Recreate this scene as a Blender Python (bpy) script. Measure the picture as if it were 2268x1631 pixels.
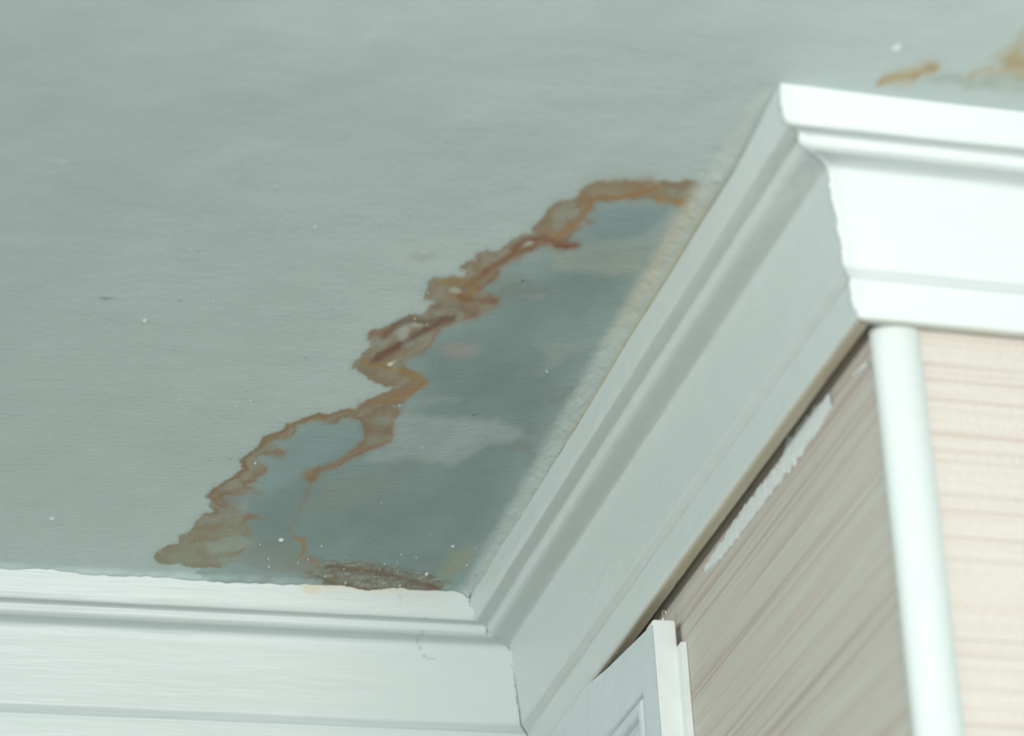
import bpy, math
import numpy as np
from mathutils import Vector, Matrix

for o in list(bpy.data.objects):
    bpy.data.objects.remove(o)
S = 1.5            # plan units -> metres
Z0 = 2.6           # ceiling height
# ------------------------------------------------------------------ camera
F_PX, PW, PH = 8340.05, 2268, 1631
YAW, PITCH, ROLL = -0.27109784, 0.44107549, -0.06320481
CAM = np.array([-0.54974634, -1.8729889, -0.74318682])
def basis():
    a, b, c = YAW, PITCH, ROLL
    Fv = np.array([-math.sin(a)*math.cos(b), math.cos(a)*math.cos(b), math.sin(b)])
    R0 = np.array([math.cos(a), math.sin(a), 0.]); U0 = np.cross(R0, Fv)
    return math.cos(c)*R0+math.sin(c)*U0, -math.sin(c)*R0+math.cos(c)*U0, Fv
RR, UU, FF = basis()
def bp(u, v, ax, val):                       # where a sight line meets the plane coord[ax] = val
    d = FF+RR*(u-PW/2)/F_PX+UU*(PH/2-v)/F_PX
    return CAM+d*((val-CAM[ax])/d[ax])
def w3(p): return (S*p[0], S*p[1], S*p[2]+Z0)
sc = bpy.context.scene
cd = bpy.data.cameras.new('camera'); co = bpy.data.objects.new('camera', cd)
sc.collection.objects.link(co); sc.camera = co
m = Matrix([list(RR), list(UU), list(-FF)]).transposed().to_4x4(); m.translation = w3(CAM)
co.matrix_world = m
cd.sensor_width = 36; cd.lens = F_PX*36/PW; cd.clip_start = .05; cd.clip_end = 50
cd.dof.use_dof = True; cd.dof.focus_distance = 2.78; cd.dof.aperture_fstop = 6.5
# ------------------------------------------------------------------ light
sc.view_settings.view_transform = 'Standard'; sc.view_settings.look = 'None'
sc.view_settings.gamma = 1; sc.view_settings.use_curve_mapping = False
sc.view_settings.exposure = 0.0
wd = bpy.data.worlds.new('room_light'); sc.world = wd; wd.use_nodes = True
bg = wd.node_tree.nodes['Background']; bg.inputs[1].default_value = 1.0
_tc = wd.node_tree.nodes.new('ShaderNodeTexCoord'); _sx = wd.node_tree.nodes.new('ShaderNodeSeparateXYZ')
_mr = wd.node_tree.nodes.new('ShaderNodeMapRange'); _mx = wd.node_tree.nodes.new('ShaderNodeMix'); _mx.data_type = 'RGBA'
_mr.inputs[1].default_value = -.9; _mr.inputs[2].default_value = .1
wd.node_tree.links.new(_tc.outputs['Generated'], _sx.inputs[0]); wd.node_tree.links.new(_sx.outputs[2], _mr.inputs[0])
wd.node_tree.links.new(_mr.outputs[0], _mx.inputs[0]); wd.node_tree.links.new(_mx.outputs[2], bg.inputs[0])
FLOOR_BOUNCE = (.05, .07, .07); WALL_GLOW = (.14, .36, .42)
_mx.inputs[6].default_value = (*FLOOR_BOUNCE, 1); _mx.inputs[7].default_value = (*WALL_GLOW, 1)
def area(name, loc, target, sx, sy, power, col):
    l = bpy.data.lights.new(name, 'AREA'); l.shape = 'RECTANGLE'; l.size = sx; l.size_y = sy
    l.energy = power; l.color = col
    o = bpy.data.objects.new(name, l); sc.collection.objects.link(o); o.location = loc
    o.rotation_euler = (Vector(target)-Vector(loc)).to_track_quat('-Z', 'Y').to_euler()
area('daylight_key', (-0.15, -2.3, 2.14), (-0.05, -0.5, 2.5), 1.0, 0.7, 22, (1.0, 0.95, 0.92))  # unseen lamp for daylight from behind, set forward to brighten the near ceiling
area('left_fill', (-3.2, -2.0, 2.33), (-0.3, -.3, 2.5), 1.3, 0.5, 37, (0.96, 0.97, 0.94))  # added lamp out of view at left, brightens the side moulding

# ------------------------------------------------------------------ helpers
def lin(c):
    c = np.asarray(c, float)/255
    return np.where(c <= .04045, c/12.92, ((c+.055)/1.055)**2.4)
def hashn(i, j, s):
    h = (i.astype(np.int64)*374761393+j.astype(np.int64)*668265263+s*1274126177) & 0xffffffff
    h = ((h ^ (h >> 13))*1274126177) & 0xffffffff
    return ((h ^ (h >> 16)) & 0xffff)/65535.
def vn(x, y, s=0):
    i = np.floor(x); j = np.floor(y); a = x-i; b = y-j
    a = a*a*(3-2*a); b = b*b*(3-2*b)
    return ((hashn(i, j, s)*(1-a)+hashn(i+1, j, s)*a)*(1-b)+(hashn(i, j+1, s)*(1-a)+hashn(i+1, j+1, s)*a)*b)*2-1
def fbm(x, y, s=0, o=4):
    r = 0; k = 1; t = 0
    for q in range(o):
        r = r+vn(x*2**q+q*17.3, y*2**q+q*9.1, s+q)*k; t += k; k *= .55
    return r/t
def sst(a, b, x):
    t = np.clip((x-a)/(b-a), 0, 1); return t*t*(3-2*t)
def struct(o, label=None, cat=None):
    o['kind'] = 'structure'
    if label: o['label'] = label
    if cat: o['category'] = cat
def mesh_obj(name, V, Fc, mat, parent=None, smooth=True, col=None):
    V = np.asarray(V, float).reshape(-1, 3)*S; V[:, 2] += Z0
    me = bpy.data.meshes.new(name)
    me.from_pydata(V.tolist(), [], [list(map(int, f)) for f in Fc]); me.materials.append(mat)
    if smooth: me.polygons.foreach_set('use_smooth', [True]*len(me.polygons))
    if col is not None: set_col(me, col)
    me.update()
    o = bpy.data.objects.new(name, me); sc.collection.objects.link(o)
    if parent: o.parent = parent
    return o
def set_col(me, col, name='pigment'):
    at = me.color_attributes.new(name, 'FLOAT_COLOR', 'POINT')
    c = np.ones((len(me.vertices), 4), np.float32); c[:, :3] = col
    at.data.foreach_set('color', c.ravel())
def grid_obj(name, G, mat, parent=None, col=None, flip=False):       # G: (n, m, 3)
    n, mm = G.shape[:2]
    idx = np.arange(n*mm).reshape(n, mm)
    q = np.stack([idx[:-1, :-1], idx[:-1, 1:], idx[1:, 1:], idx[1:, :-1]], -1).reshape(-1, 4)
    if flip: q = q[:, ::-1]
    V = G.reshape(-1, 3)*S; V[:, 2] += Z0
    me = bpy.data.meshes.new(name); nf = len(q)
    me.vertices.add(len(V)); me.vertices.foreach_set('co', V.astype(np.float32).ravel())
    me.loops.add(nf*4); me.loops.foreach_set('vertex_index', q.astype(np.int32).ravel())
    me.polygons.add(nf); me.polygons.foreach_set('loop_start', np.arange(0, nf*4, 4, dtype=np.int32))
    me.polygons.foreach_set('loop_total', np.full(nf, 4, np.int32))
    me.polygons.foreach_set('use_smooth', np.ones(nf, bool))
    me.update(calc_edges=True); me.materials.append(mat)
    if col is not None: set_col(me, col.reshape(-1, 3))
    o = bpy.data.objects.new(name, me); sc.collection.objects.link(o)
    if parent: o.parent = parent
    return o
# ------------------------------------------------------------------ materials
def new_mat(name, rough=.5, spec=.3):
    mt = bpy.data.materials.new(name); mt.use_nodes = True
    nt = mt.node_tree; b = nt.nodes['Principled BSDF']
    b.inputs['Roughness'].default_value = rough; b.inputs['Specular IOR Level'].default_value = spec
    return mt, nt, b
def N(nt, t, **kw):
    n = nt.nodes.new(t)
    for k, v in kw.items(): setattr(n, k, v)
    return n
def noise(nt, scale, vec_scale=(1, 1, 1), rot=(0, 0, 0), detail=4, rough=.55, dist=0):
    tc = N(nt, 'ShaderNodeTexCoord'); mp = N(nt, 'ShaderNodeMapping')
    mp.inputs['Scale'].default_value = vec_scale; mp.inputs['Rotation'].default_value = rot
    nt.links.new(tc.outputs['Object'], mp.inputs[0])
    n = N(nt, 'ShaderNodeTexNoise'); n.inputs['Scale'].default_value = scale
    n.inputs['Detail'].default_value = detail; n.inputs['Roughness'].default_value = rough
    n.inputs['Distortion'].default_value = dist
    nt.links.new(mp.outputs[0], n.inputs['Vector']); return n.outputs[0]
def math_n(nt, op, a, b):
    n = N(nt, 'ShaderNodeMath', operation=op)
    for k, v in ((0, a), (1, b)):
        if hasattr(v, 'is_output'): nt.links.new(v, n.inputs[k])
        else: n.inputs[k].default_value = v
    return n.outputs[0]
def bump(nt, b, hs, dist, strength=1.0):
    prev = None
    for h, d in zip(hs, dist):
        bn = N(nt, 'ShaderNodeBump'); bn.inputs['Strength'].default_value = strength
        bn.inputs['Distance'].default_value = d
        nt.links.new(h, bn.inputs['Height'])
        if prev: nt.links.new(prev, bn.inputs['Normal'])
        prev = bn.outputs[0]
    nt.links.new(prev, b.inputs['Normal'])
def ramp(nt, fac, stops):
    r = N(nt, 'ShaderNodeValToRGB'); nt.links.new(fac, r.inputs[0])
    e = r.color_ramp.elements
    while len(e) < len(stops): e.new(.5)
    for k, (p, c) in enumerate(stops):
        e[k].position = p; e[k].color = (*c, 1)
    return r.outputs[0]
def attr_paint(name, rough, spec, bumps, dists, var=.05):
    mt, nt, b = new_mat(name, rough, spec)
    a = N(nt, 'ShaderNodeAttribute', attribute_name='pigment')
    hs = [noise(nt, **k) for k in bumps]
    vz = noise(nt, 9, detail=5)
    mul = math_n(nt, 'ADD', math_n(nt, 'MULTIPLY', vz, var*2), 1-var)
    mx = N(nt, 'ShaderNodeVectorMath', operation='SCALE')
    nt.links.new(a.outputs['Color'], mx.inputs[0]); nt.links.new(mul, mx.inputs['Scale'])
    nt.links.new(mx.outputs[0], b.inputs['Base Color'])
    bump(nt, b, hs, dists); return mt
PAINT = np.array([.76, .815, .79])
CEILP = np.array([.655, .755, .73])
M_ceil = attr_paint('ceiling_paint', .55, .25,
    [dict(scale=260, vec_scale=(.5, 1, 1), rot=(0, 0, .25), detail=3), dict(scale=60, vec_scale=(.12, 1, 1), rot=(0, 0, .12), detail=3), dict(scale=5, detail=3)],
    [.0006, .0003, .006], .04)
M_mold = attr_paint('moulding_gloss_paint', .34, .4,
    [dict(scale=330, vec_scale=(.05, 1, 1), detail=4, dist=.3), dict(scale=22, vec_scale=(.4, 1, 1), detail=3)], [.0005, .0009], .015)
M_mold_y = attr_paint('moulding_gloss_paint_side', .38, .4,
    [dict(scale=300, vec_scale=(1, .08, 1), detail=4), dict(scale=18, detail=3), dict(scale=320, detail=2)], [.0003, .0012, .0003], .02)
def plain(name, c, rough=.4, spec=.4, nb=None, d=.0005):
    mt, nt, b = new_mat(name, rough, spec); b.inputs['Base Color'].default_value = (*c, 1)
    v = noise(nt, **(nb or dict(scale=60)))
    col = ramp(nt, v, [(.3, tuple(np.array(c)*.96)), (.7, tuple(np.minimum(np.array(c)*1.03, 1)))])
    nt.links.new(col, b.inputs['Base Color']); bump(nt, b, [v], [d]); return mt
M_guard = plain('white_plastic', (.665, .72, .695), .45, .25, dict(scale=12, vec_scale=(1, 1, .15)), .0006)
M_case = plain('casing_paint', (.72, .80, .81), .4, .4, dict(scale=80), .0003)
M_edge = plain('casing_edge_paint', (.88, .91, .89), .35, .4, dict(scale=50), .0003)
M_plast = plain('bare_filler', (.84, .88, .87), .8, .2, dict(scale=150), .002)
M_wood = plain('unpainted_underside', (.50, .43, .29), .8, .15, dict(scale=90, vec_scale=(1, .3, 1)), .001)
M_dark = plain('dark_gap_dust', (.05, .04, .04), .95, .1, dict(scale=200), .002)
M_metal, _nt, _b = new_mat('bright_wire', .25, .6); _b.inputs['Metallic'].default_value = .8; _b.inputs['Base Color'].default_value = (.7, .72, .7, 1)
def wallpaper(name, along):
    mt, nt, b = new_mat(name, .7, .2)
    vs = (.02, 0, 1) if along == 'x' else (1, .02, 1)
    n1 = noise(nt, 170, vs, detail=4, rough=.6)
    n2 = noise(nt, 330, vs, detail=3, rough=.6)
    n3 = noise(nt, 620, (1, 1, 1), detail=2)
    n4 = noise(nt, 7, (1, 1, 1), detail=3)
    f = math_n(nt, 'ADD', math_n(nt, 'MULTIPLY', n1, .66), math_n(nt, 'MULTIPLY', n2, .34))
    f = math_n(nt, 'ADD', f, math_n(nt, 'MULTIPLY', math_n(nt, 'SUBTRACT', n4, .5), .10))
    f = math_n(nt, 'ADD', f, math_n(nt, 'MULTIPLY', math_n(nt, 'SUBTRACT', n3, .5), .05))
    c = ramp(nt, f, [(.36, (.70, .68, .62)), (.47, (.665, .625, .555)), (.535, (.655, .605, .535)), (.60, (.625, .565, .495)), (.68, (.59, .51, .445))])
    vl = (.006, 0, 1) if along == 'x' else (1, .006, 1)
    n6 = noise(nt, 300, vl, detail=1, rough=.4); n7 = noise(nt, 90, vl, detail=1, rough=.4)
    for nn, lo, hi, cc, st in ((n7, .56, .66, (.66, .59, .51), .6), (n6, .585, .66, (.48, .37, .32), .6)):
        mr = N(nt, 'ShaderNodeMapRange'); mr.inputs[1].default_value = lo; mr.inputs[2].default_value = hi; mr.inputs[4].default_value = st
        nt.links.new(nn, mr.inputs[0])
        mx = N(nt, 'ShaderNodeMix', data_type='RGBA'); nt.links.new(mr.outputs[0], mx.inputs[0])
        nt.links.new(c, mx.inputs[6]); mx.inputs[7].default_value = (*cc, 1); c = mx.outputs[2]
    nt.links.new(c, b.inputs['Base Color'])
    n5 = noise(nt, 500, (.5, .5, .5), detail=3)
    bump(nt, b, [n5, n1], [.0010, .0008]); return mt
M_wpx = wallpaper('streaked_wallpaper_front', 'x'); M_wpy = wallpaper('streaked_wallpaper_side', 'y')

# ------------------------------------------------------------------ plan
L = 0.53822; AL, AR = math.radians(1.709), math.radians(3.878)
def corners(p):
    x = -p
    y0 = (p-math.sin(AL)*x)/(-math.cos(AL))
    y1 = (p-math.sin(AR)*x)/(-math.cos(AR))-L
    return np.array([x, y0]), np.array([x, y1])
DL = np.array([-math.cos(AL), -math.sin(AL)]); DR = np.array([math.cos(AR), math.sin(AR)])
A0, B0 = corners(.085)                       # where the mouldings' top edges turn
# ------------------------------------------------------------------ ceiling
KX, KY = .000222, .00052                     # plan size of one unit of the stain survey
def P2(c, ox=0, oy=0, s=1):                  # survey points -> ceiling plan, in stain units
    out = []
    for u, v in c:
        p = bp(ox+u/s, oy+v/s, 2, 0.); out.append((p[0]/KX, p[1]/KY))
    return np.array(out)
C1 = lambda c: P2(c, 760, 360, 2.52)
C2 = lambda c: P2(c, 300, 800, 2.52)
def seg_dist(X, Y, pts, closed=False):
    d = np.full(X.shape, 1e9); ins = np.zeros(X.shape, bool)
    n = len(pts)
    for k in range(n if closed else n-1):
        ax, ay = pts[k]; bx, by = pts[(k+1) % n]
        ex, ey = bx-ax, by-ay; l = ex*ex+ey*ey+1e-9
        t = np.clip(((X-ax)*ex+(Y-ay)*ey)/l, 0, 1)
        d = np.minimum(d, (X-ax-t*ex)**2+(Y-ay-t*ey)**2)
        if closed and ay != by:
            ins ^= ((ay > Y) != (by > Y)) & (X < ex*(Y-ay)/(by-ay)+ax)
    d = np.sqrt(d)
    return (np.where(ins, -d, d) if closed else d)
outer1 = [(2100,60),(2000,110),(1900,104),(1780,95),(1690,95),(1600,108),(1540,92),(1480,105),(1420,105),(1360,125),(1320,150),(1310,190),(1290,208),(1220,215),(1180,240),(1150,265),(1120,310),(1090,340),(1060,360),(1055,390),(1080,405),(1020,400),(980,415),(940,430),(910,460),(880,490),(840,500),(800,490),(750,510),(720,540),(740,560),(690,560),(655,590),(690,605),(680,635),(620,632),(560,645),(500,650),(470,670),(460,720),(450,765),(500,770),(520,790),(490,800),(470,830),(440,850),(390,850),(330,870),(290,900),(240,920),(190,935),(140,940),(135,985),(160,1000),(150,1030),(110,1060),(100,1090),(60,1120),(45,1150),(90,1160),(110,1190),(150,1220),(190,1240),(230,1250),(270,1260),(240,1285),(200,1295),(150,1320)]
outer2 = [(1250,240),(1240,265),(1180,275),(1120,285),(1060,305),(1010,290),(970,310),(930,335),(890,345),(840,355),(820,380),(760,400),(710,415),(700,440),(690,470),(650,500),(610,525),(580,550),(590,580),(600,600),(560,635),(520,665),(460,690),(420,725),(390,760),(425,775),(415,815),(440,825),(380,850),(335,880),(320,920),(290,950),(285,960),(255,970),(245,1020),(180,1035),(130,1060),(105,1100),(130,1125),(180,1130),(240,1125),(290,1140),(380,1150),(470,1150),(485,1125),(455,1095)]
inner2 = [(530,1085),(590,1062),(615,1040),(540,1045),(560,1000),(640,960),(600,900),(690,862),(600,850),(560,820),(510,780),(490,755),(510,740),(600,740),(700,735),(660,710),(620,690),(640,680),(690,670),(680,650),(730,620),(740,600),(690,570),(660,540),(700,520),(790,528),(840,520),(830,500),(780,480),(750,440),(790,430),(860,430),(885,400),(890,360),(950,340),(1000,335),(1060,350),(1130,345),(1150,320),(1200,315),(1250,330),(1270,370),(1290,430),(1240,470),(1180,510),(1100,560),(1010,590),(950,600),(930,640),(980,675),(1020,650),(1030,615),(1120,590),(1200,530),(1300,490),(1340,465),(1420,450),(1440,400),(1430,330),(1480,300),(1470,265),(1400,250),(1500,235),(1520,215),(1570,170)]
inner1 = [(470,1230),(440,1200),(400,1185),(350,1160),(330,1120),(370,1095),(400,1080),(450,1060),(500,1000),(540,950),(560,920),(640,885),(740,865),(790,835),(840,810),(870,775),(830,750),(770,725),(790,700),(820,670),(870,650),(875,620),(860,590),(890,570),(950,550),(1000,530),(1060,500),(1100,482),(1240,475),(1300,470),(1260,430),(1290,390),(1340,360),(1400,330),(1350,320),(1370,275),(1410,260),(1400,230),(1420,210),(1500,205),(1600,205),(1700,200),(1760,200),(1850,230),(1900,245),(1960,330)]
brown = np.vstack([C1(outer1), C2(outer2), C2(inner2), C1(inner1)])
outl = np.vstack([C1(outer1), C2(outer2)])
innl = np.vstack([C2(inner2), C1(inner1)])
wet = np.vstack([C1(outer1), C2(outer2), P2([(430,1268),(500,1284),(600,1296),(700,1310),(800,1322),(960,1330),(1030,1325),(1375,760),(1640,300)])])
gx = np.concatenate([np.linspace(-2.6, -.45, 10), np.arange(-.44, -.315, .004), np.arange(-.315, -.06, .00034), np.arange(-.06, .03, .0009), np.linspace(.034, 1.3, 10)])
gy = np.concatenate([np.linspace(-2.6, -.76, 12), np.arange(-.75, -.70, .003), np.arange(-.70, -.575, .0016), np.arange(-.575, -.075, .0008), np.linspace(-.07, .05, 6)])
X, Y = np.meshgrid(gx, gy, indexing='ij')
ux, uy = X/KX, Y/KY
w1 = fbm(ux/9, uy/9, 3, 3); w2 = fbm(ux/9, uy/9, 31, 3); w3a = fbm(ux/34, uy/34, 7, 4); w4 = fbm(ux/34, uy/34, 77, 4)
qx = ux+w1*3.2+w3a*6; qy = uy+w2*3.2+w4*6
fine = fbm(ux/5, uy/7, 11, 3); mid = fbm(ux/28, uy/28, 12, 5); big = fbm(ux/130, uy/110, 13, 4)
streak = fbm(ux/60+uy/220, uy/7, 19, 4)
d_brown = seg_dist(qx, qy, brown, True)
d_out = seg_dist(qx, qy, outl); d_in = seg_dist(qx, qy, innl)
d_wet = seg_dist(qx, qy, wet, True)
REF = lin((158, 176, 170))
def pig(c, ref=REF):
    c = np.asarray(c, float); c = (c*.84+c.mean()*.16)*np.array([.95, .965, .965])
    return CEILP*lin(c)/ref
col = np.empty(X.shape+(3,)); col[:] = CEILP
col *= (1+.035*big+.015*streak)[..., None]
def lay(c, al, ref=REF):
    al = np.clip(al, 0, 1)[..., None]
    col[:] = col*(1-al)+np.asarray(pig(c, ref))*al
def line(c, pts, wd, al, soft=1.0, ref=REF, wob=1.0):
    d = seg_dist(ux+(qx-ux)*wob, uy+(qy-uy)*wob, pts)
    lay(c, al*np.exp(-(d/wd)**2*soft)*(1+.35*mid), ref)
def blob(c, ctr, rx, ry, al, edge=.25, rotp=0., ref=REF):
    dx = (qx+w3a*8-ctr[0]); dy = (qy+w4*8-ctr[1])
    a = dx*math.cos(rotp)+dy*math.sin(rotp); b = -dx*math.sin(rotp)+dy*math.cos(rotp)
    r = np.sqrt((a/rx)**2+(b/ry)**2)
    lay(c, al*(1-sst(1-edge, 1+edge, r))*(1+.25*mid), ref)
# wet grey-green field
inw = 1-sst(-3, 2, d_wet)
fade = sst(-5, -120, d_wet)
lay((114, 141, 133), inw*(.62+.30*fade+.10*big))
lay((102, 127, 121), inw*.5*np.clip(fade*(.35+.9*big), 0, 1))
lay((122, 128, 120), inw*.45*sst(.15, .6, fbm(ux/90, uy/40, 51, 4)))
def px(u, v): return P2([(u, v)])[0]
def fieldpoly(c, pts, al, soft=14, ref=REF):
    d = seg_dist(qx, qy, P2(pts), True)+5*streak+3*mid
    lay(c, al*(1-sst(-soft, soft*.6, d))*(1+.45*mid+.35*streak), ref)
# pale smears of old paint inside the wet field
fieldpoly((146,163,157), [(870,905),(940,915),(1010,925),(1090,930),(1150,945),(1160,965),(1130,982),(1080,985),(1040,1010),(1000,1035),(950,1025),(900,1012),(840,1025),(800,1020),(830,985),(860,950)], .75)
fieldpoly((140,160,154), [(880,895),(960,875),(1030,880),(1010,895),(930,905),(900,915)], .6)
fieldpoly((150,145,133), [(975,760),(1030,755),(1065,765),(1060,785),(1010,800),(970,785)], .55)
fieldpoly((145,158,150), [(1180,765),(1290,760),(1380,740),(1360,760),(1270,785),(1230,815),(1190,840),(1210,800)], .5)
fieldpoly((150,160,145), [(1220,560),(1300,545),(1400,550),(1440,575),(1420,600),(1360,620),(1290,610),(1220,600)], .55)
fieldpoly((150,165,158), [(1270,540),(1340,530),(1420,520),(1470,480),(1500,450),(1520,480),(1440,570),(1380,560)], .5)
fieldpoly((152,148,136), [(1150,655),(1200,650),(1205,662),(1160,664)], .5, 5)
fieldpoly((122,150,150), [(660,960),(720,935),(790,930),(820,960),(800,985),(740,1010),(700,1040),(640,1060),(600,1075),(560,1080),(600,1040),(640,1010),(650,985)], .65, 10)
fieldpoly((118,142,143), [(1310,470),(1400,455),(1480,460),(1460,500),(1380,530),(1300,520)], .5, 8)
fieldpoly((130,136,124), [(660,1100),(700,1060),(820,1040),(900,1060),(860,1100),(760,1130),(680,1140)], .35, 20)
# brush arcs in the wet field
arc = np.hypot((ux-px(850,1170)[0]), (uy-px(850,1170)[1])*1.0)
col *= (1+.045*inw*np.sin(arc/2.3+5*w3a+mid*5)*np.exp(-(arc/170)**2)*sst(-.1, .35, fbm(ux/50, uy/50, 88, 3)))[..., None]
# brown tide band
ib = 1-sst(-2, 2.5, d_brown)
halo = np.exp(-np.maximum(d_out, 0)/7)*(d_brown > 0)*(d_wet > 0)
lay((144, 160, 148), .55*halo)
cor = fbm(ux/20, uy/17, 91, 3)
lay((142, 137, 112), ib*(.80+.3*mid))
lay((134, 112, 80), ib*sst(-.35, .4, fbm(ux/24, uy/20, 92, 4))*.72)
lay((124, 101, 70), ib*np.exp(-(d_in/8.)**2)*(.32+.6*cor))
lay((130, 110, 78), ib*np.exp(-((d_out-5)/7.)**2)*(.20+.5*cor))
lay((138, 110, 84), np.exp(-(d_in/7)**2)*(d_brown > 0)*(d_wet < 0)*.35)
# olive foot of the stain
fieldpoly((130,137,109), [(345,1235),(395,1205),(415,1185),(440,1150),(520,1140),(560,1180),(540,1235),(490,1255),(420,1253),(350,1246)], .5, 5)
fieldpoly((116,100,70), [(470,1080),(520,1085),(540,1130),(520,1150),(470,1130)], .45, 12)
OR = (154, 110, 54); RD = (128, 84, 52); PB = (106, 80, 58); YB = (150, 118, 62)
line(OR, C1([(1760,135),(1650,168),(1550,190),(1440,185),(1390,212),(1370,260),(1325,300),(1300,350),(1240,385),(1200,415)]), 5.5, .85)
line((146,112,66), C1([(1700,100),(1560,130),(1420,130),(1360,160),(1330,200)]), 12, .45)
line(YB, C1([(1760,200),(1850,232),(1900,242),(1930,210),(1990,140)]), 7, .7)
line(RD, C1([(1290,466),(1200,458),(1120,432),(1060,435),(1010,445),(960,470),(950,495)]), 7, .85)
line((118,66,44), C1([(1290,466),(1200,462)]), 2.6, .8)
line(RD, C1([(1080,470),(1040,495),(990,500)]), 5, .8)
line(RD, C1([(960,500),(900,540),(860,565),(820,590),(790,610)]), 8, .8)
line((126,90,58), C1([(870,600),(850,650),(800,680),(760,720),(740,700)]), 5, .6)
line(YB, C1([(520,680),(620,655),(700,675),(740,700),(690,755),(620,742),(560,730)]), 6, .65)
line(RD, C1([(800,620),(740,660),(690,690)]), 9, .45)
line(RD, C1([(640,740),(700,765),(790,780),(850,778)]), 7, .6)
line((118,88,62), C1([(500,800),(560,800),(620,800),(740,845)]), 9, .45)
line(PB, C1([(610,865),(540,895),(470,935),(400,975),(350,990),(290,1030),(220,1070),(160,1120)]), 7, .9)
line(PB, C1([(240,965),(290,910),(380,885),(500,885),(580,870)]), 8, .7)
line((112,70,42), C1([(300,1020),(250,1060),(190,1110)]), 11, .75)
line(RD, C1([(150,960),(210,960),(240,975)]), 6, .5)
line(YB, C1([(100,1110),(160,1130),(240,1160),(330,1170),(420,1195),(465,1225),(420,1262),(370,1300),(300,1330),(220,1340)]), 5, .75)
line((142,108,72), C2([(1250,250),(1330,220),(1400,200),(1500,180),(1600,130)]), 10, .5)
line((126,98,66), C2([(1390,260),(1330,280),(1300,330),(1330,380),(1400,400)]), 16, .45)
for pp, rr in (((1020,472), 7), ((410,922), 9), ((335,965), 13), ((625,702), 10), ((280,1130), 7)):
    cc = C1([pp])[0]; blob((160,168,152), cc, rr*1.3, rr*.75, .8, .4)
line((132,102,62), C2([(1180,280),(1060,315),(1010,300),(940,330),(850,365),(800,400),(730,425),(690,480),(620,530),(600,560),(620,600),(560,650),(470,700),(410,760),(470,790),(560,840)]), 5, .7)
line((136,98,68), C2([(1420,450),(1300,485),(1200,540),(1100,580),(1010,610),(990,660)]), 6, .6)
line((134,108,78), C2([(960,690),(940,760),(900,880),(850,930),(890,975),(950,990),(950,1060)]), 6, .35)
line((158,112,58), C2([(890,985),(945,1000),(950,1050),(925,1090),(1000,1110),(1010,1140)]), 5, .75)
line((140,108,66), C2([(340,920),(420,930),(480,910)]), 6, .5)
line((140,108,66), C2([(300,1000),(400,985),(480,1000)]), 6, .4)
line((142,112,72), C2([(620,850),(700,870),(760,880)]), 4, .3)
fieldpoly((148,165,152), [(455,1200),(530,1185),(565,1205),(520,1220),(470,1222)], .5, 6)
fieldpoly((142,158,146), [(480,1120),(545,1110),(560,1135),(500,1150)], .4, 8)
fieldpoly((130,158,151), [(600,1040),(660,1000),(720,950),(770,950),(740,1000),(660,1060),(600,1090),(540,1100)], .45, 14)
# scabby brown crust along the far moulding
crust = P2([(640,1215),(690,1225),(720,1235),(780,1238),(830,1240),(900,1255),(960,1262),(1000,1290),(960,1306),(850,1303),(760,1295),(700,1285),(600,1268)])
dc = seg_dist(qx, qy, crust, True); rag = fbm(ux/8, uy/4, 61, 4)
ic = (1-sst(-10, 6, dc+5*mid))*sst(px(625, 1260)[0]-20, px(730, 1270)[0]+10, ux+30*mid)
lay((122, 112, 90), ic*(.6+.4*rag))
lay((108, 94, 71), ic*sst(-.1, .5, rag+.5*mid)*.7)
lay((176, 176, 152), ic*sst(.34, .46, fbm(ux/22+uy/30, uy/4, 66, 4)+.3*w3a)*.5)
line((112,86,58), P2([(730,1250),(800,1262),(860,1268),(930,1290),(975,1300)]), 7, .7)
line((112,95,68), P2([(720,1284),(800,1294),(880,1301),(960,1304)]), 5, .75)
fieldpoly((150,150,112), [(985,1215),(1040,1205),(1060,1225),(1030,1262),(990,1285),(965,1270),(985,1245)], .5, 22)
fieldpoly((130,126,104), [(560,1190),(640,1200),(700,1240),(690,1275),(560,1262),(530,1240)], .35, 12)
blob((150,152,138), px(940,568), 30, 8, .45, .5)
# beige dried margin beside the side moulding
crk = P2([(1040,1326),(1100,1226),(1160,1125),(1236,992),(1300,884),(1372,760),(1470,600),(1580,414),(1640,318),(1717,190)])
dcr = seg_dist(ux+w1*3+w3a*5, uy+w2*3, crk)
marg = (1-sst(22, 52, dcr+6*mid))*sst(-.66, -.58, Y)*(X < .0)
lay((158,173,163), marg*.85)
yl = np.exp(-(dcr/4.)**2)*sst(-.585, -.50, Y)*(1-sst(-.30, -.26, Y))
lay((192,182,132), yl*.75*(.6+.8*np.abs(mid)))
yl2 = np.exp(-((dcr-24)/14.)**2)*sst(-.56, -.50, Y)*(1-sst(-.46, -.36, Y))
lay((172,158,118), yl2*.45)
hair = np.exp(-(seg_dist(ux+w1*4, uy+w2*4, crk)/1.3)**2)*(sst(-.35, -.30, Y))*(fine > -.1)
lay((96,96,84), hair*.6)  # shade in the joint's hairline crack, painted into the ceiling colour
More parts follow.
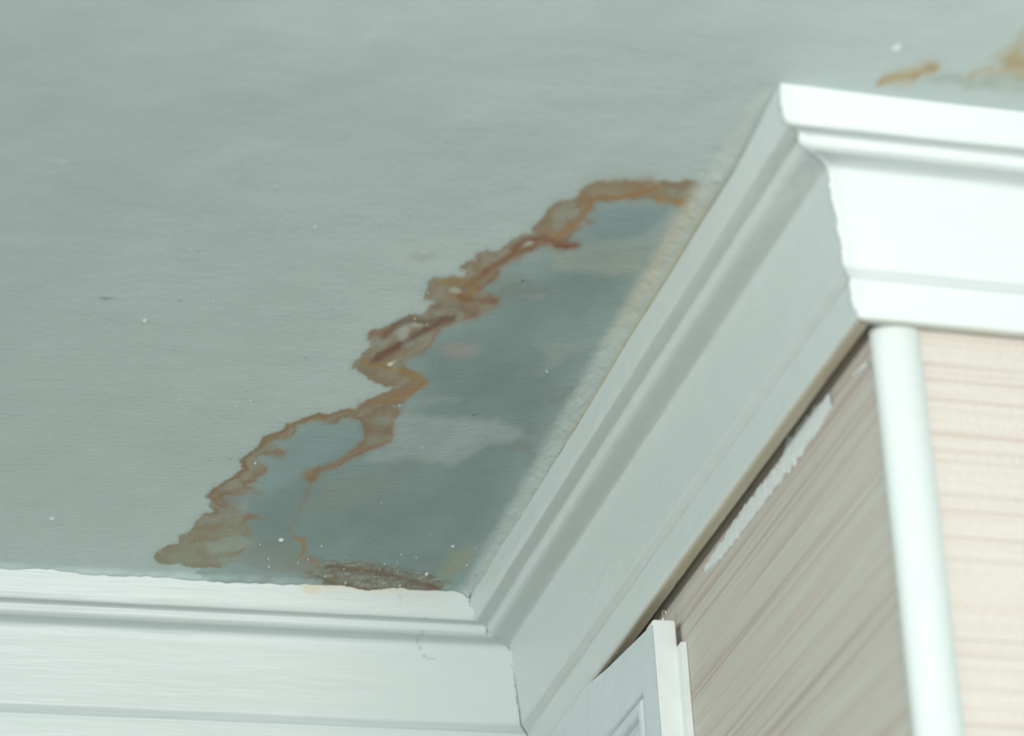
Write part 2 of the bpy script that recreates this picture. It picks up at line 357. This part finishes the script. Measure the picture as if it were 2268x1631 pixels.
# rust spots over the near moulding
TR = lin((198, 208, 200))
line((205,165,105), P2([(1955,175),(1980,163),(2020,165),(2045,150),(2060,146)]), 8, .65, ref=TR)
line((196,128,36), P2([(2030,160),(2048,148),(2062,143),(2070,148)]), 7, .95, ref=TR)
fieldpoly((208,196,160), [(1950,185),(1960,165),(2010,150),(2040,130),(2080,128),(2100,140),(2080,155),(2040,165),(2030,185),(1990,195)], .5, 8, ref=TR)
fieldpoly((184,192,168), [(2030,175),(2090,155),(2160,165),(2200,155),(2262,165),(2310,180),(2310,210),(2220,205),(2120,190),(2080,185)], .8, 10, ref=TR)
line((206,176,120), P2([(2150,160),(2180,150),(2230,152),(2260,175)]), 7, .65, ref=TR)
line((200,150,76), P2([(2240,125),(2250,138),(2290,145)]), 12, .85, ref=TR)
line((204,168,96), P2([(1952,180),(1965,166),(2000,168),(2030,162)]), 6, .7, ref=TR)
fieldpoly((200,186,138), [(2190,120),(2240,90),(2262,60),(2330,70),(2330,140),(2262,150),(2240,140),(2200,135)], .6, 10, ref=TR)
# specks and little craters
rng = np.random.RandomState(4)
Z = np.zeros(X.shape)
specks = [((623,1194), 5.5, (232,236,228)), ((945,1268), 5, (225,228,215)), ((1003,1208), 3.4, (220,228,222)), ((1158,620), 3.2, (70,72,66)), ((134,357), 3.5, (200,215,208)), ((320,712), 3.5, (214,226,220)), ((1050,917), 3, (84,96,94)),
          ((400,664), 2.4, (110,125,120)), ((116,1149), 4, (205,218,212)), ((576,1203), 2.4, (210,220,214)), ((676,792), 2.2, (100,112,108)), ((1985,106), 8, (215,224,216)), ((1211,824), 2.2, (210,214,190)), ((566,1025), 2.6, (226,214,190)), ((864,808), 6, (176,172,150))]
for k in range(60):
    u = rng.uniform(0, 1000); v = rng.uniform(300, 1240)
    specks.append(((u, v), rng.uniform(1.2, 2.2), (176, 196, 190) if rng.rand() < .7 else (120, 138, 132)))
for k in range(30):
    specks.append(((rng.uniform(560, 1060), rng.uniform(1200, 1300)), rng.uniform(1.3, 2.6), (196, 200, 184)))
for (u, v), r, c in specks:
    cx, cy = px(u, v)
    i0, i1 = np.searchsorted(gx/KX, [cx-4*r, cx+4*r]); j0, j1 = np.searchsorted(gy/KY, [cy-4*r, cy+4*r])
    if i1 <= i0 or j1 <= j0: continue
    sl = (slice(i0, i1), slice(j0, j1))
    dd = np.hypot(ux[sl]-cx+w1[sl]*r*.5, (uy[sl]-cy)*1.25)
    al = (1-sst(r*.6, r*1.1, dd))[..., None]
    col[sl] = col[sl]*(1-al)+pig(c)*al
    Z[sl] -= .0010*(1-sst(r*.2, r*1.3, dd))
# relief: slow waviness, brushed filler, curled crust, and the caulk fillet at the moulding
Z += .0010*fbm(X*7, Y*5, 201, 3)+.0003*fbm(X*28, Y*16, 202, 3)
Z += -.00010*ib*cor
Z += -.0011*ic*np.maximum(rag, -.1)
Z -= .0045*np.exp(-(dcr/22.)**2)*sst(-.64, -.55, Y)*(X < .0)*1.0
fl = np.abs(A0[1]+(X-A0[0])*math.tan(AL)-Y)/KY       # distance to the far moulding's top edge
fl = np.where(X < A0[0], fl, 1e3)
Z -= (.0014+.0013*vn(ux/70, uy/900, 6)+.0005*vn(ux/17, uy/900, 8))*np.exp(-((fl+3*vn(ux/25, uy/900, 5))/7.)**2)
Z -= .00022*np.maximum(0, streak)*np.exp(-fl/60)
G = np.stack([X, Y, Z], -1)
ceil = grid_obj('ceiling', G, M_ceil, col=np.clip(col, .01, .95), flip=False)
struct(ceil, 'pale grey-green painted ceiling with a large brown tide-marked water stain', 'ceiling')

# ------------------------------------------------------------------ crown moulding
prof_key = [(.0850, -.0040), (.0850, .0000), (.0842, .0040), (.0832, .0090), (.0822, .0128), (.0812, .0150), (.0804, .0158), (.0796, .0156), (.0788, .0148), (.0760, .0144), (.0732, .0148), (.0727, .0153),
            (.0725, .0178), (.0718, .0190), (.0700, .0197), (.0682, .0199), (.0655, .0190), (.0600, .0188), (.0572, .0194), (.0560, .0212), (.0552, .0245), (.0544, .0320), (.0530, .0430), (.0518, .0540),
            (.0512, .0616), (.0504, .0624), (.0498, .0627), (.0478, .0647), (.0465, .0651), (.0466, .0658), (.0473, .0668), (.0468, .0740), (.0462, .0800), (.0452, .0818), (.0435, .0822), (.0392, .0812)]
UNDER = [(.0392, .0812), (.0386, .0808), (.0384, .0700), (.0384, .0200), (.0600, .0020)]
def dens(k, h=.0006):
    out = [k[0]]
    for a, b in zip(k[:-1], k[1:]):
        n = max(1, int(math.hypot(b[0]-a[0], b[1]-a[1])/h))
        for i in range(1, n+1): out.append((a[0]+(b[0]-a[0])*i/n, a[1]+(b[1]-a[1])*i/n))
    out = np.array(out)
    for _ in range(1): out[1:-1] = out[1:-1]*.5+out[:-2]*.25+out[2:]*.25
    return out
PF = dens(prof_key)
dP = np.gradient(PF, axis=0); nrm = np.stack([-dP[:, 1]*-1, dP[:, 0]*-1], 1); nrm /= np.linalg.norm(nrm, axis=1)[:, None]
arcl = np.concatenate([[0], np.cumsum(np.hypot(*np.diff(PF, axis=0).T))])
def run(name, mat, seed, starts, ends, ts, colfn, flip, wob=1.0, gapfn=None):
    n = len(ts); G = np.zeros((n, len(PF), 3))
    for j, (p, d) in enumerate(PF):
        a = starts(p); b = ends(p); Ln = np.linalg.norm(b-a)
        t = ts
        dn = .00028*wob*fbm(t*9+seed, np.full(n, arcl[j]*90.), seed, 3)+.00012*wob*fbm(t*70+seed, np.full(n, arcl[j]*420.), seed+5, 3)
        pp = p+dn*nrm[j, 0]; dd = d+dn*nrm[j, 1]
        a2 = starts(1)-starts(0); b2 = ends(1)-ends(0)
        q = (starts(0)+a2*pp[:, None])*(1-t[:, None])+(ends(0)+b2*pp[:, None])*t[:, None]
        if gapfn is not None: q += gapfn(d, arcl[j], t)
        G[:, j, :2] = q; G[:, j, 2] = -dd
    c = np.empty(G.shape); c[:] = PAINT; colfn(G, c)
    return grid_obj(name, G, mat, col=np.clip(c, .02, .95), flip=flip)
cIn = lambda p: corners(p)[0]; cOut = lambda p: corners(p)[1]
def tsamp(a, b): return np.unique(np.concatenate(a+b))
# far run: from the inner corner towards the left
def shade_stains(G, c, items, seed):
    for (ctr, r, colr, al) in items:
        d = np.sqrt((((G-np.array(ctr))/np.array(r))**2).sum(-1))
        d += .35*fbm(G[..., 0]*160+G[..., 1]*130, G[..., 2]*240, seed, 3)
        a = ((1-sst(.5, 1.1, d))*al)[..., None]
        c[:] = c*(1-a)+np.array(colr)*a
def onrun(u, v, p):                      # point on the far run's face at projection p
    # plane through corner0(p) along DL, vertical
    a = cIn(p); n = np.array([-DL[1], DL[0]])
    d = FF+RR*(u-PW/2)/F_PX+UU*(PH/2-v)/F_PX
    t = n@(a-CAM[:2])/(n@d[:2]); return CAM+d*t
def col_left(G, c):
    it = [(onrun(700,1299,.084), (.011,.02,.0035), (.74,.68,.50), .5), (onrun(690,1305,.084), (.006,.02,.004), (.74,.64,.42), .5), (onrun(800,1304,.084), (.035,.02,.0035), (.74,.74,.62), .5), (onrun(900,1312,.084), (.03,.02,.0035), (.72,.74,.66), .4)]
    shade_stains(G, c, it, 5)
    # shade of the mitre crack, put into the colour as a thin dark line
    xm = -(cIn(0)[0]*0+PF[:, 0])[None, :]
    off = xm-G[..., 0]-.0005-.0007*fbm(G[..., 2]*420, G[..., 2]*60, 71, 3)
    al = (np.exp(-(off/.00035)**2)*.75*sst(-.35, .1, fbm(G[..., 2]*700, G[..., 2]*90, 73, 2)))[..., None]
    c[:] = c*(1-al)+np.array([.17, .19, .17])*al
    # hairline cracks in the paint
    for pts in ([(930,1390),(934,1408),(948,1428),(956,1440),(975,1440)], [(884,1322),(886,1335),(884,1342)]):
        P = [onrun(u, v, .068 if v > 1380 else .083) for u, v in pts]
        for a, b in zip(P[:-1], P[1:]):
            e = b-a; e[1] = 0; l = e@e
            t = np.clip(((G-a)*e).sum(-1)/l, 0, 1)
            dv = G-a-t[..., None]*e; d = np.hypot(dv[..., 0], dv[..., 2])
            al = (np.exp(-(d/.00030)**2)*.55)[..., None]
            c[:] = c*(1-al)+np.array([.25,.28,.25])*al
def jag(a, s): return .5+.5*float(fbm(np.array([a*260.]), np.array([s*3.1]), s, 3)[0])
def gap_left(d, a, t):
    g = -.00030*(.1+1.2*jag(a, 3))*(1 if d > .022 else .5)
    return np.exp(-t*1.9/.003)[:, None]*(DL*-g)[None]
LEN = 1.9
tl = np.unique(np.concatenate([[0, .0003, .0006, .001, .0016, .0024], np.arange(.0028, .012, .0002), np.arange(.012, .21, .0009), np.linspace(.215, 1, 20)]))
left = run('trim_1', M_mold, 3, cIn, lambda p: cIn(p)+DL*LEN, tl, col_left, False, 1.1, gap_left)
struct(left, 'white crown moulding running left from the inner corner under the stain', 'moulding')
# side run, inner corner -> outer corner
def col_mid(G, c):
    g = fbm(G[..., 1]*60, G[..., 2]*200, 8, 3)
    y = G[..., 1]; d = -G[..., 2]; p = -G[..., 0]
    def put(al, cc):
        al = np.clip(al, 0, 1)[..., None]; c[:] = c*(1-al)+np.array(cc)*al
    c *= .97
    k = sst(-.585, -.50, y)*(1-sst(-.32, -.24, y))
    put(np.exp(-(d/.0022)**2)*k*(.3+.35*g), (.66, .60, .42))
    k2 = sst(-.60, -.53, y)*(1-sst(-.50, -.40, y))
    put(np.exp(-(d/.004)**2)*k2*.5, (.70, .62, .42))
    yy = y-(B0[1]+(p-.085)*(-1))          # distance from the outer mitre, whose crack shade is painted dark below
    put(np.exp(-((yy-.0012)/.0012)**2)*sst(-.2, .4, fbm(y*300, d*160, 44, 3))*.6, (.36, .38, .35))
    put(sst(.0805, .0822, d)*1.0, (.60, .53, .39))
    put((1-sst(.0405, .0465, p))*(d > .079)*.8, (.60, .53, .39))
def gap_mid(d, a, t):
    g = .00026*(.1+1.2*jag(a, 9))*(1 if d > .022 else .5)
    g2 = .0006*(.1+1.2*jag(a, 14))
    return np.exp(-t*L/.003)[:, None]*np.array([[0, -g]])+np.exp(-(1-t)*L/.0025)[:, None]*np.array([[0, g2]])
tm = np.unique(np.concatenate([[0, .0008, .0018, .003], np.arange(.005, 1, .0022), [1]]))
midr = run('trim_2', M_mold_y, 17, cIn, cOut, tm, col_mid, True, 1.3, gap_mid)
struct(midr, 'white crown moulding on the shaded side wall between the two corners', 'moulding')
def col_right(G, c):
    d = -G[..., 2]; al = (sst(.0808, .0822, d)*.7)[..., None]
    c[:] = c*(1-al)+np.array([.60,.58,.45])*al
tr = np.unique(np.concatenate([[0, .001, .003], np.arange(.005, .5, .002), np.linspace(.5, 1, 10)]))
right = run('trim_3', M_mold, 29, cOut, lambda p: cOut(p)+DR*1.1, tr, col_right, True, 1.1)
struct(right, 'brightly lit white crown moulding running right from the outer corner', 'moulding')
# unseen backs that close the mouldings into solid lengths
def back(parent, s, e, name='moulding_back'):
    V = []; 
    for q in (s, e):
        for p, d in UNDER: V.append((*q(p), -d))
    n = len(UNDER); Fc = [(i, i+1, n+i+1, n+i) for i in range(n-1)]
    mesh_obj(name, V, Fc, M_wood, parent, smooth=False)
back(left, cIn, lambda p: cIn(p)+DL*LEN); back(midr, cIn, cOut); back(right, cOut, lambda p: cOut(p)+DR*1.1)

# lumpy caulk along both mitres
def caulk(parent, corner, seed, r0, dirn, rng_d, col, j0=0.):
    pts = [(p, d) for p, d in PF if rng_d[0] <= d <= rng_d[1]][::2]
    V = []; Fc = []; K = 8; cl = []
    for i, (p, d) in enumerate(pts):
        k = i*.21
        r = r0*(.55+.8*abs(float(fbm(np.array([k*2.3]), np.array([seed*1.7]), seed, 3)[0])))
        off = .0015*float(fbm(np.array([k]), np.array([seed*2.9]), seed+3, 3)[0])
        c0 = np.array([*corner(p), -d])+np.array(dirn)*(.0002)+np.array([off, off*.3, 0])+j0*np.array(dirn)
        a = pts[max(i-1, 0)]; b = pts[min(i+1, len(pts)-1)]
        T = np.array([*(corner(b[0])-corner(a[0])), -(b[1]-a[1])]); T /= np.linalg.norm(T)+1e-9
        s1 = np.cross(T, np.array(dirn)); s1 /= np.linalg.norm(s1); s2 = np.cross(s1, T)
        if i in (0, len(pts)-1): r *= .1
        for q in range(K):
            a_ = q/K*2*math.pi
            V.append(c0+s1*r*1.5*math.cos(a_)+s2*r*.55*math.sin(a_))
    for i in range(len(pts)-1):
        for q in range(K): Fc.append((i*K+q, i*K+(q+1) % K, (i+1)*K+(q+1) % K, (i+1)*K+q))
    return mesh_obj('caulk', V, Fc, M_mold, parent, col=np.tile(PAINT*col, (len(V), 1)))
nd = np.array([-.6, -.7, -.35]); nd /= np.linalg.norm(nd)
caulk(right, cOut, 5, .0013, nd, (.001, .079), .97)
ni = np.array([-.7, -.7, -.2])
caulk(left, cIn, 11, .0011, ni, (.0005, .020), .98)
caulk(left, cIn, 21, .0009, ni, (.0200, .034), .97)

# ------------------------------------------------------------------ walls
PB_, PC_ = .0345, .0385
y_out = -L-.0385
def wall_box(name, a, b, z0, z1, th, mat, nseg=1):
    # vertical slab: visible face from a to b (plan), thickness th behind it
    a = np.array(a); b = np.array(b); e = (b-a)/np.linalg.norm(b-a); n = np.array([e[1], -e[0]])*-1
    V = []
    for q in (a, b):
        for z in (z0, z1):
            V.append((*q, z)); V.append((*(q+n*th), z))
    Fc = [(0, 2, 6, 4), (1, 5, 7, 3), (0, 1, 3, 2), (4, 6, 7, 5), (0, 4, 5, 1), (2, 3, 7, 6)]
    return mesh_obj(name, V, Fc, mat, smooth=False)
ZB = -Z0/S
aL0, _ = corners(.030)
# far wall
nA = np.array([math.sin(AL), -math.cos(AL)])
pa = cIn(.033); wall_back = wall_box('wall_back', pa+DL*1.9, pa+np.array([-DL[0], -DL[1]])*.1, ZB, 0, .08, M_wpx)
struct(wall_back, 'far wall below the left moulding, hidden beneath it', 'wall')
pin = cIn(PB_); pout = np.array([-PB_, -L-.0365])
wall_side = wall_box('wall_right', pin+np.array([0, .02]), pout, ZB, 0, .03, M_wpy)
struct(wall_side, 'shaded side wall with pinkish streaked wallpaper below the moulding', 'wall')
pc = cOut(PC_)+DR*.010; wall_front = wall_box('wall_front', pc, cOut(PC_)+DR*1.1, ZB, 0, .05, M_wpx)
struct(wall_front, 'bright wall with cream and pink streaked wallpaper right of the corner guard', 'wall')
# dark dusty recess behind the side moulding's lower edge
V = [(-.0349, pin[1], -.0795), (-.0349, pout[1]+.003, -.0795), (-.0349, pout[1]+.003, -.060), (-.0349, pin[1], -.060)]
# filler strip smeared along the top of the side wallpaper
def ragged(name, up, lo, x, parent, mat, th=.0006, seed=1, n=90):
    up = np.array([bp(u, v, 0, x)[1:] for u, v in up]); lo = np.array([bp(u, v, 0, x)[1:] for u, v in lo])
    ys = np.linspace(up[0, 0], up[-1, 0], n)
    def itp(a): o = np.argsort(a[:, 0]); return np.interp(ys, a[o, 0], a[o, 1])
    zu, zl = itp(up), itp(lo)
    k = fbm(ys*300, np.full(n, 2.), seed, 4); k2 = fbm(ys*230, np.full(n, 7.), seed+4, 4)
    mdl = (zu+zl)/2; hw = np.maximum((zu-zl)/2, .0001)
    zu = mdl+hw*(1+.5*k); zl = mdl-hw*(1+.35*k2)
    V = []; Fc = []
    for i in range(n):
        for z, xx in ((zu[i], x), (zu[i]-.0003, x-th), (zl[i]+.0003, x-th), (zl[i], x)): V.append((xx, ys[i], z))
    for i in range(n-1):
        for q in range(3): Fc.append((i*4+q, i*4+q+1, i*4+q+5, i*4+q+4))
    return mesh_obj(name, V, Fc, mat, parent, smooth=False)
f1 = ragged('filler_strip', [(1841,867),(1781,931),(1744,980),(1738,1008),(1680,1085),(1639,1137),(1618,1172),(1579,1231),(1562,1255)], [(1856,879),(1815,950),(1778,1006),(1733,1062),(1680,1133),(1643,1182),(1598,1238),(1566,1266)], -PB_, wall_side, M_plast)
f1['label'] = 'ragged pale filler smeared along the wallpaper edge'
f2 = ragged('filler_strip', [(1924,800),(1908,812),(1890,828)], [(1925,808),(1910,820),(1892,832)], -PB_, wall_side, M_plast, seed=9, n=40)

# ------------------------------------------------------------------ corner guard: rounded plastic angle
def corner_guard():
    # rounded plastic angle nailed over the wall corner, wrapping a little onto the side wall
    ztop, zbot = -.0800, -.9
    xl, xr = -.0362, bp(2040, 760, 1, y_out)[0]
    yl = -L-.0345; K = 26; prof = [(xl+.0004, yl+.0010), (xl, yl)]
    yr = y_out+(xr+PC_)*math.tan(AR)
    for i in range(1, K+1):
        t = i/K; x = xl+(xr-xl)*(1-math.cos(t*math.pi))/2
        yb = yl+(yr-yl)*t
        prof.append((x, yb-.0072*math.sin(t*math.pi)**.9))
    prof.append((xr+.0002, yr+.002))
    zs = np.concatenate([[ztop, ztop-.0006, ztop-.0015], np.arange(ztop-.004, -.24, -.004), [-.4, zbot]])
    V = []; n = len(prof); Fc = []
    for k, z in enumerate(zs):
        for (x, y) in prof:
            wv = .00012*math.sin(z*37+1)+.00008*math.sin(z*91)
            V.append((x+wv, y+wv, z))
    for k in range(len(zs)-1):
        for i in range(n-1): Fc.append((k*n+i, (k+1)*n+i, (k+1)*n+i+1, k*n+i+1))
    V.append(((xl+xr)/2, yl+.001, ztop)); t = len(V)-1
    for i in range(n-1): Fc.append((t, i, i+1))
    o = mesh_obj('corner_guard', V, Fc, M_guard)
    o['label'] = 'white rounded plastic corner guard running down the outer wall corner'; o['category'] = 'corner guard'
    return o
guard = corner_guard()

# ------------------------------------------------------------------ door casing at the bottom
XC = -.0490; YE = -.2895
def casing():
    root = bpy.data.objects.new('door_1', None); sc.collection.objects.link(root)
    root.location = w3((-.035, -.2, -.5)); struct(root, 'white moulded door casing on the side wall, just under the moulding', 'door casing')
    off = np.array([-.035, -.2, -.5])
    def mk(name, V, Fc, mat, smooth=False):
        V = np.array(V, float)-off
        o = mesh_obj(name, V, Fc, mat, root, smooth); 
        me = o.data; n = len(me.vertices); a = np.empty(n*3); me.vertices.foreach_get('co', a); a = a.reshape(-1, 3); a[:, 2] -= Z0
        me.vertices.foreach_set('co', a.ravel()); me.update(); return o
    t1 = bp(1445, 1380, 0, XC); t2 = bp(1346, 1478, 0, XC); 
    ztl = t1[2]+.0002
    yl = -.04
    top = [(YE, t1[2]-.0012), (YE+.0012, t1[2]), (t2[1], t2[2]), (-.17, -.0838), (yl, -.0838)]
    zb = -.75
    gy = bp(1424, 1530, 0, XC)[1]; gz = bp(1424, 1530, 0, XC)[2]
    # face grid in (y, z) with routed grooves following the frame's inner edge
    ys = np.unique(np.concatenate([np.arange(YE, gy-.004, .0006), np.arange(gy-.004, gy+.05, .0005), np.arange(gy+.05, yl, .004), [yl]]))
    ss = np.unique(np.concatenate([np.arange(0, .12, .0005), np.linspace(.12, .65, 12)]))
    ty = np.interp(ys, [a for a, b in top], [b for a, b in top])
    G = np.zeros((len(ys), len(ss), 3))
    for i, y in enumerate(ys):
        z = ty[i]-ss
        a = y-gy; b = gz-z                      # distance inside the panel from its side edge / top edge
        dd = np.minimum(a, b+a*.02)
        x = np.full(len(ss), XC)
        def gr(d0, w, dep): return dep*np.exp(-((dd-d0)/w)**2*2.2)
        x += gr(.0018, .0014, .0045)+gr(.0110, .0016, .0042)+.0018*sst(.0125, .015, dd)-.0009*np.exp(-((dd-.0065)/.003)**2)*(dd > 0)
        x[0] += .0006
        G[i, :, 0] = x; G[i, :, 1] = y; G[i, :, 2] = z
    n, mm = G.shape[:2]; idx = np.arange(n*mm).reshape(n, mm)
    q = np.stack([idx[:-1, :-1], idx[1:, :-1], idx[1:, 1:], idx[:-1, 1:]], -1).reshape(-1, 4)
    mk('casing_face', G.reshape(-1, 3), q[:, ::-1], M_case, True)
    # end board: bright edge towards the room, with softened arris
    def board(name, x0, x1, y0, y1, top_z, bv, mat):
        pl = [(x0+bv, y0), (x1-bv, y0), (x1-bv*.3, y0+bv*.3), (x1, y0+bv), (x1, y1), (x0, y1), (x0, y0+bv), (x0+bv*.3, y0+bv*.3)]
        zs = [top_z, top_z-bv, zb]; V = []; Fc = []; K = len(pl); cx = (x0+x1)/2; cy = (y0+y1)/2
        for k, z in enumerate(zs):
            s = 1-(bv*1.2/(x1-x0))*(k == 0)*1.5
            for x, y in pl: V.append((cx+(x-cx)*s, cy+(y-cy)*(1-(k == 0)*bv/(y1-y0)), z))
        for k in range(2):
            for i in range(K): Fc.append((k*K+i, k*K+(i+1) % K, (k+1)*K+(i+1) % K, (k+1)*K+i))
        Fc.append(tuple(range(K))[::-1]); Fc.append(tuple(range(2*K, 3*K)))
        return mk(name, V, Fc, mat)
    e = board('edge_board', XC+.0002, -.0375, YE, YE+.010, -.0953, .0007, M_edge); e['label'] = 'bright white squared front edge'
    bk = board('backing_strip', -.0378, -.0347, YE-.0062, YE+.005, -.1085, .0003, M_edge)
    return root
casing()
# wire hook poking up behind the casing
def hook():
    pts = []
    b = bp(1468, 1368, 1, YE+.004)
    for k in range(22):
        a = k/21*math.pi*1.5-.3
        pts.append((b[0]+.0010-.0010*math.cos(a), b[1]+.0004*k/21, b[2]+.0022+.0012*math.sin(a)))
    pts = [(b[0]+.0001, b[1], b[2]-.003), (b[0]+.00005, b[1], b[2])]+pts
    V = []; Fc = []; K = 8
    for i, p in enumerate(pts):
        p = np.array(p); T = np.array(pts[min(i+1, len(pts)-1)])-np.array(pts[max(i-1, 0)]); T /= np.linalg.norm(T)
        s1 = np.cross(T, [0, 1, 0.01]); s1 /= np.linalg.norm(s1); s2 = np.cross(s1, T)
        for q in range(K): V.append(p+.00032*(s1*math.cos(q/K*6.283)+s2*math.sin(q/K*6.283)))
    for i in range(len(pts)-1):
        for q in range(K): Fc.append((i*K+q, i*K+(q+1) % K, (i+1)*K+(q+1) % K, (i+1)*K+q))
    Fc += [tuple(range(K))[::-1], tuple(range(len(V)-K, len(V)))]
    o = mesh_obj('wire_hook', V, Fc, M_metal)
    o['label'] = 'tiny bright wire hook standing on top of the white door casing edge'; o['category'] = 'hook'
hook()
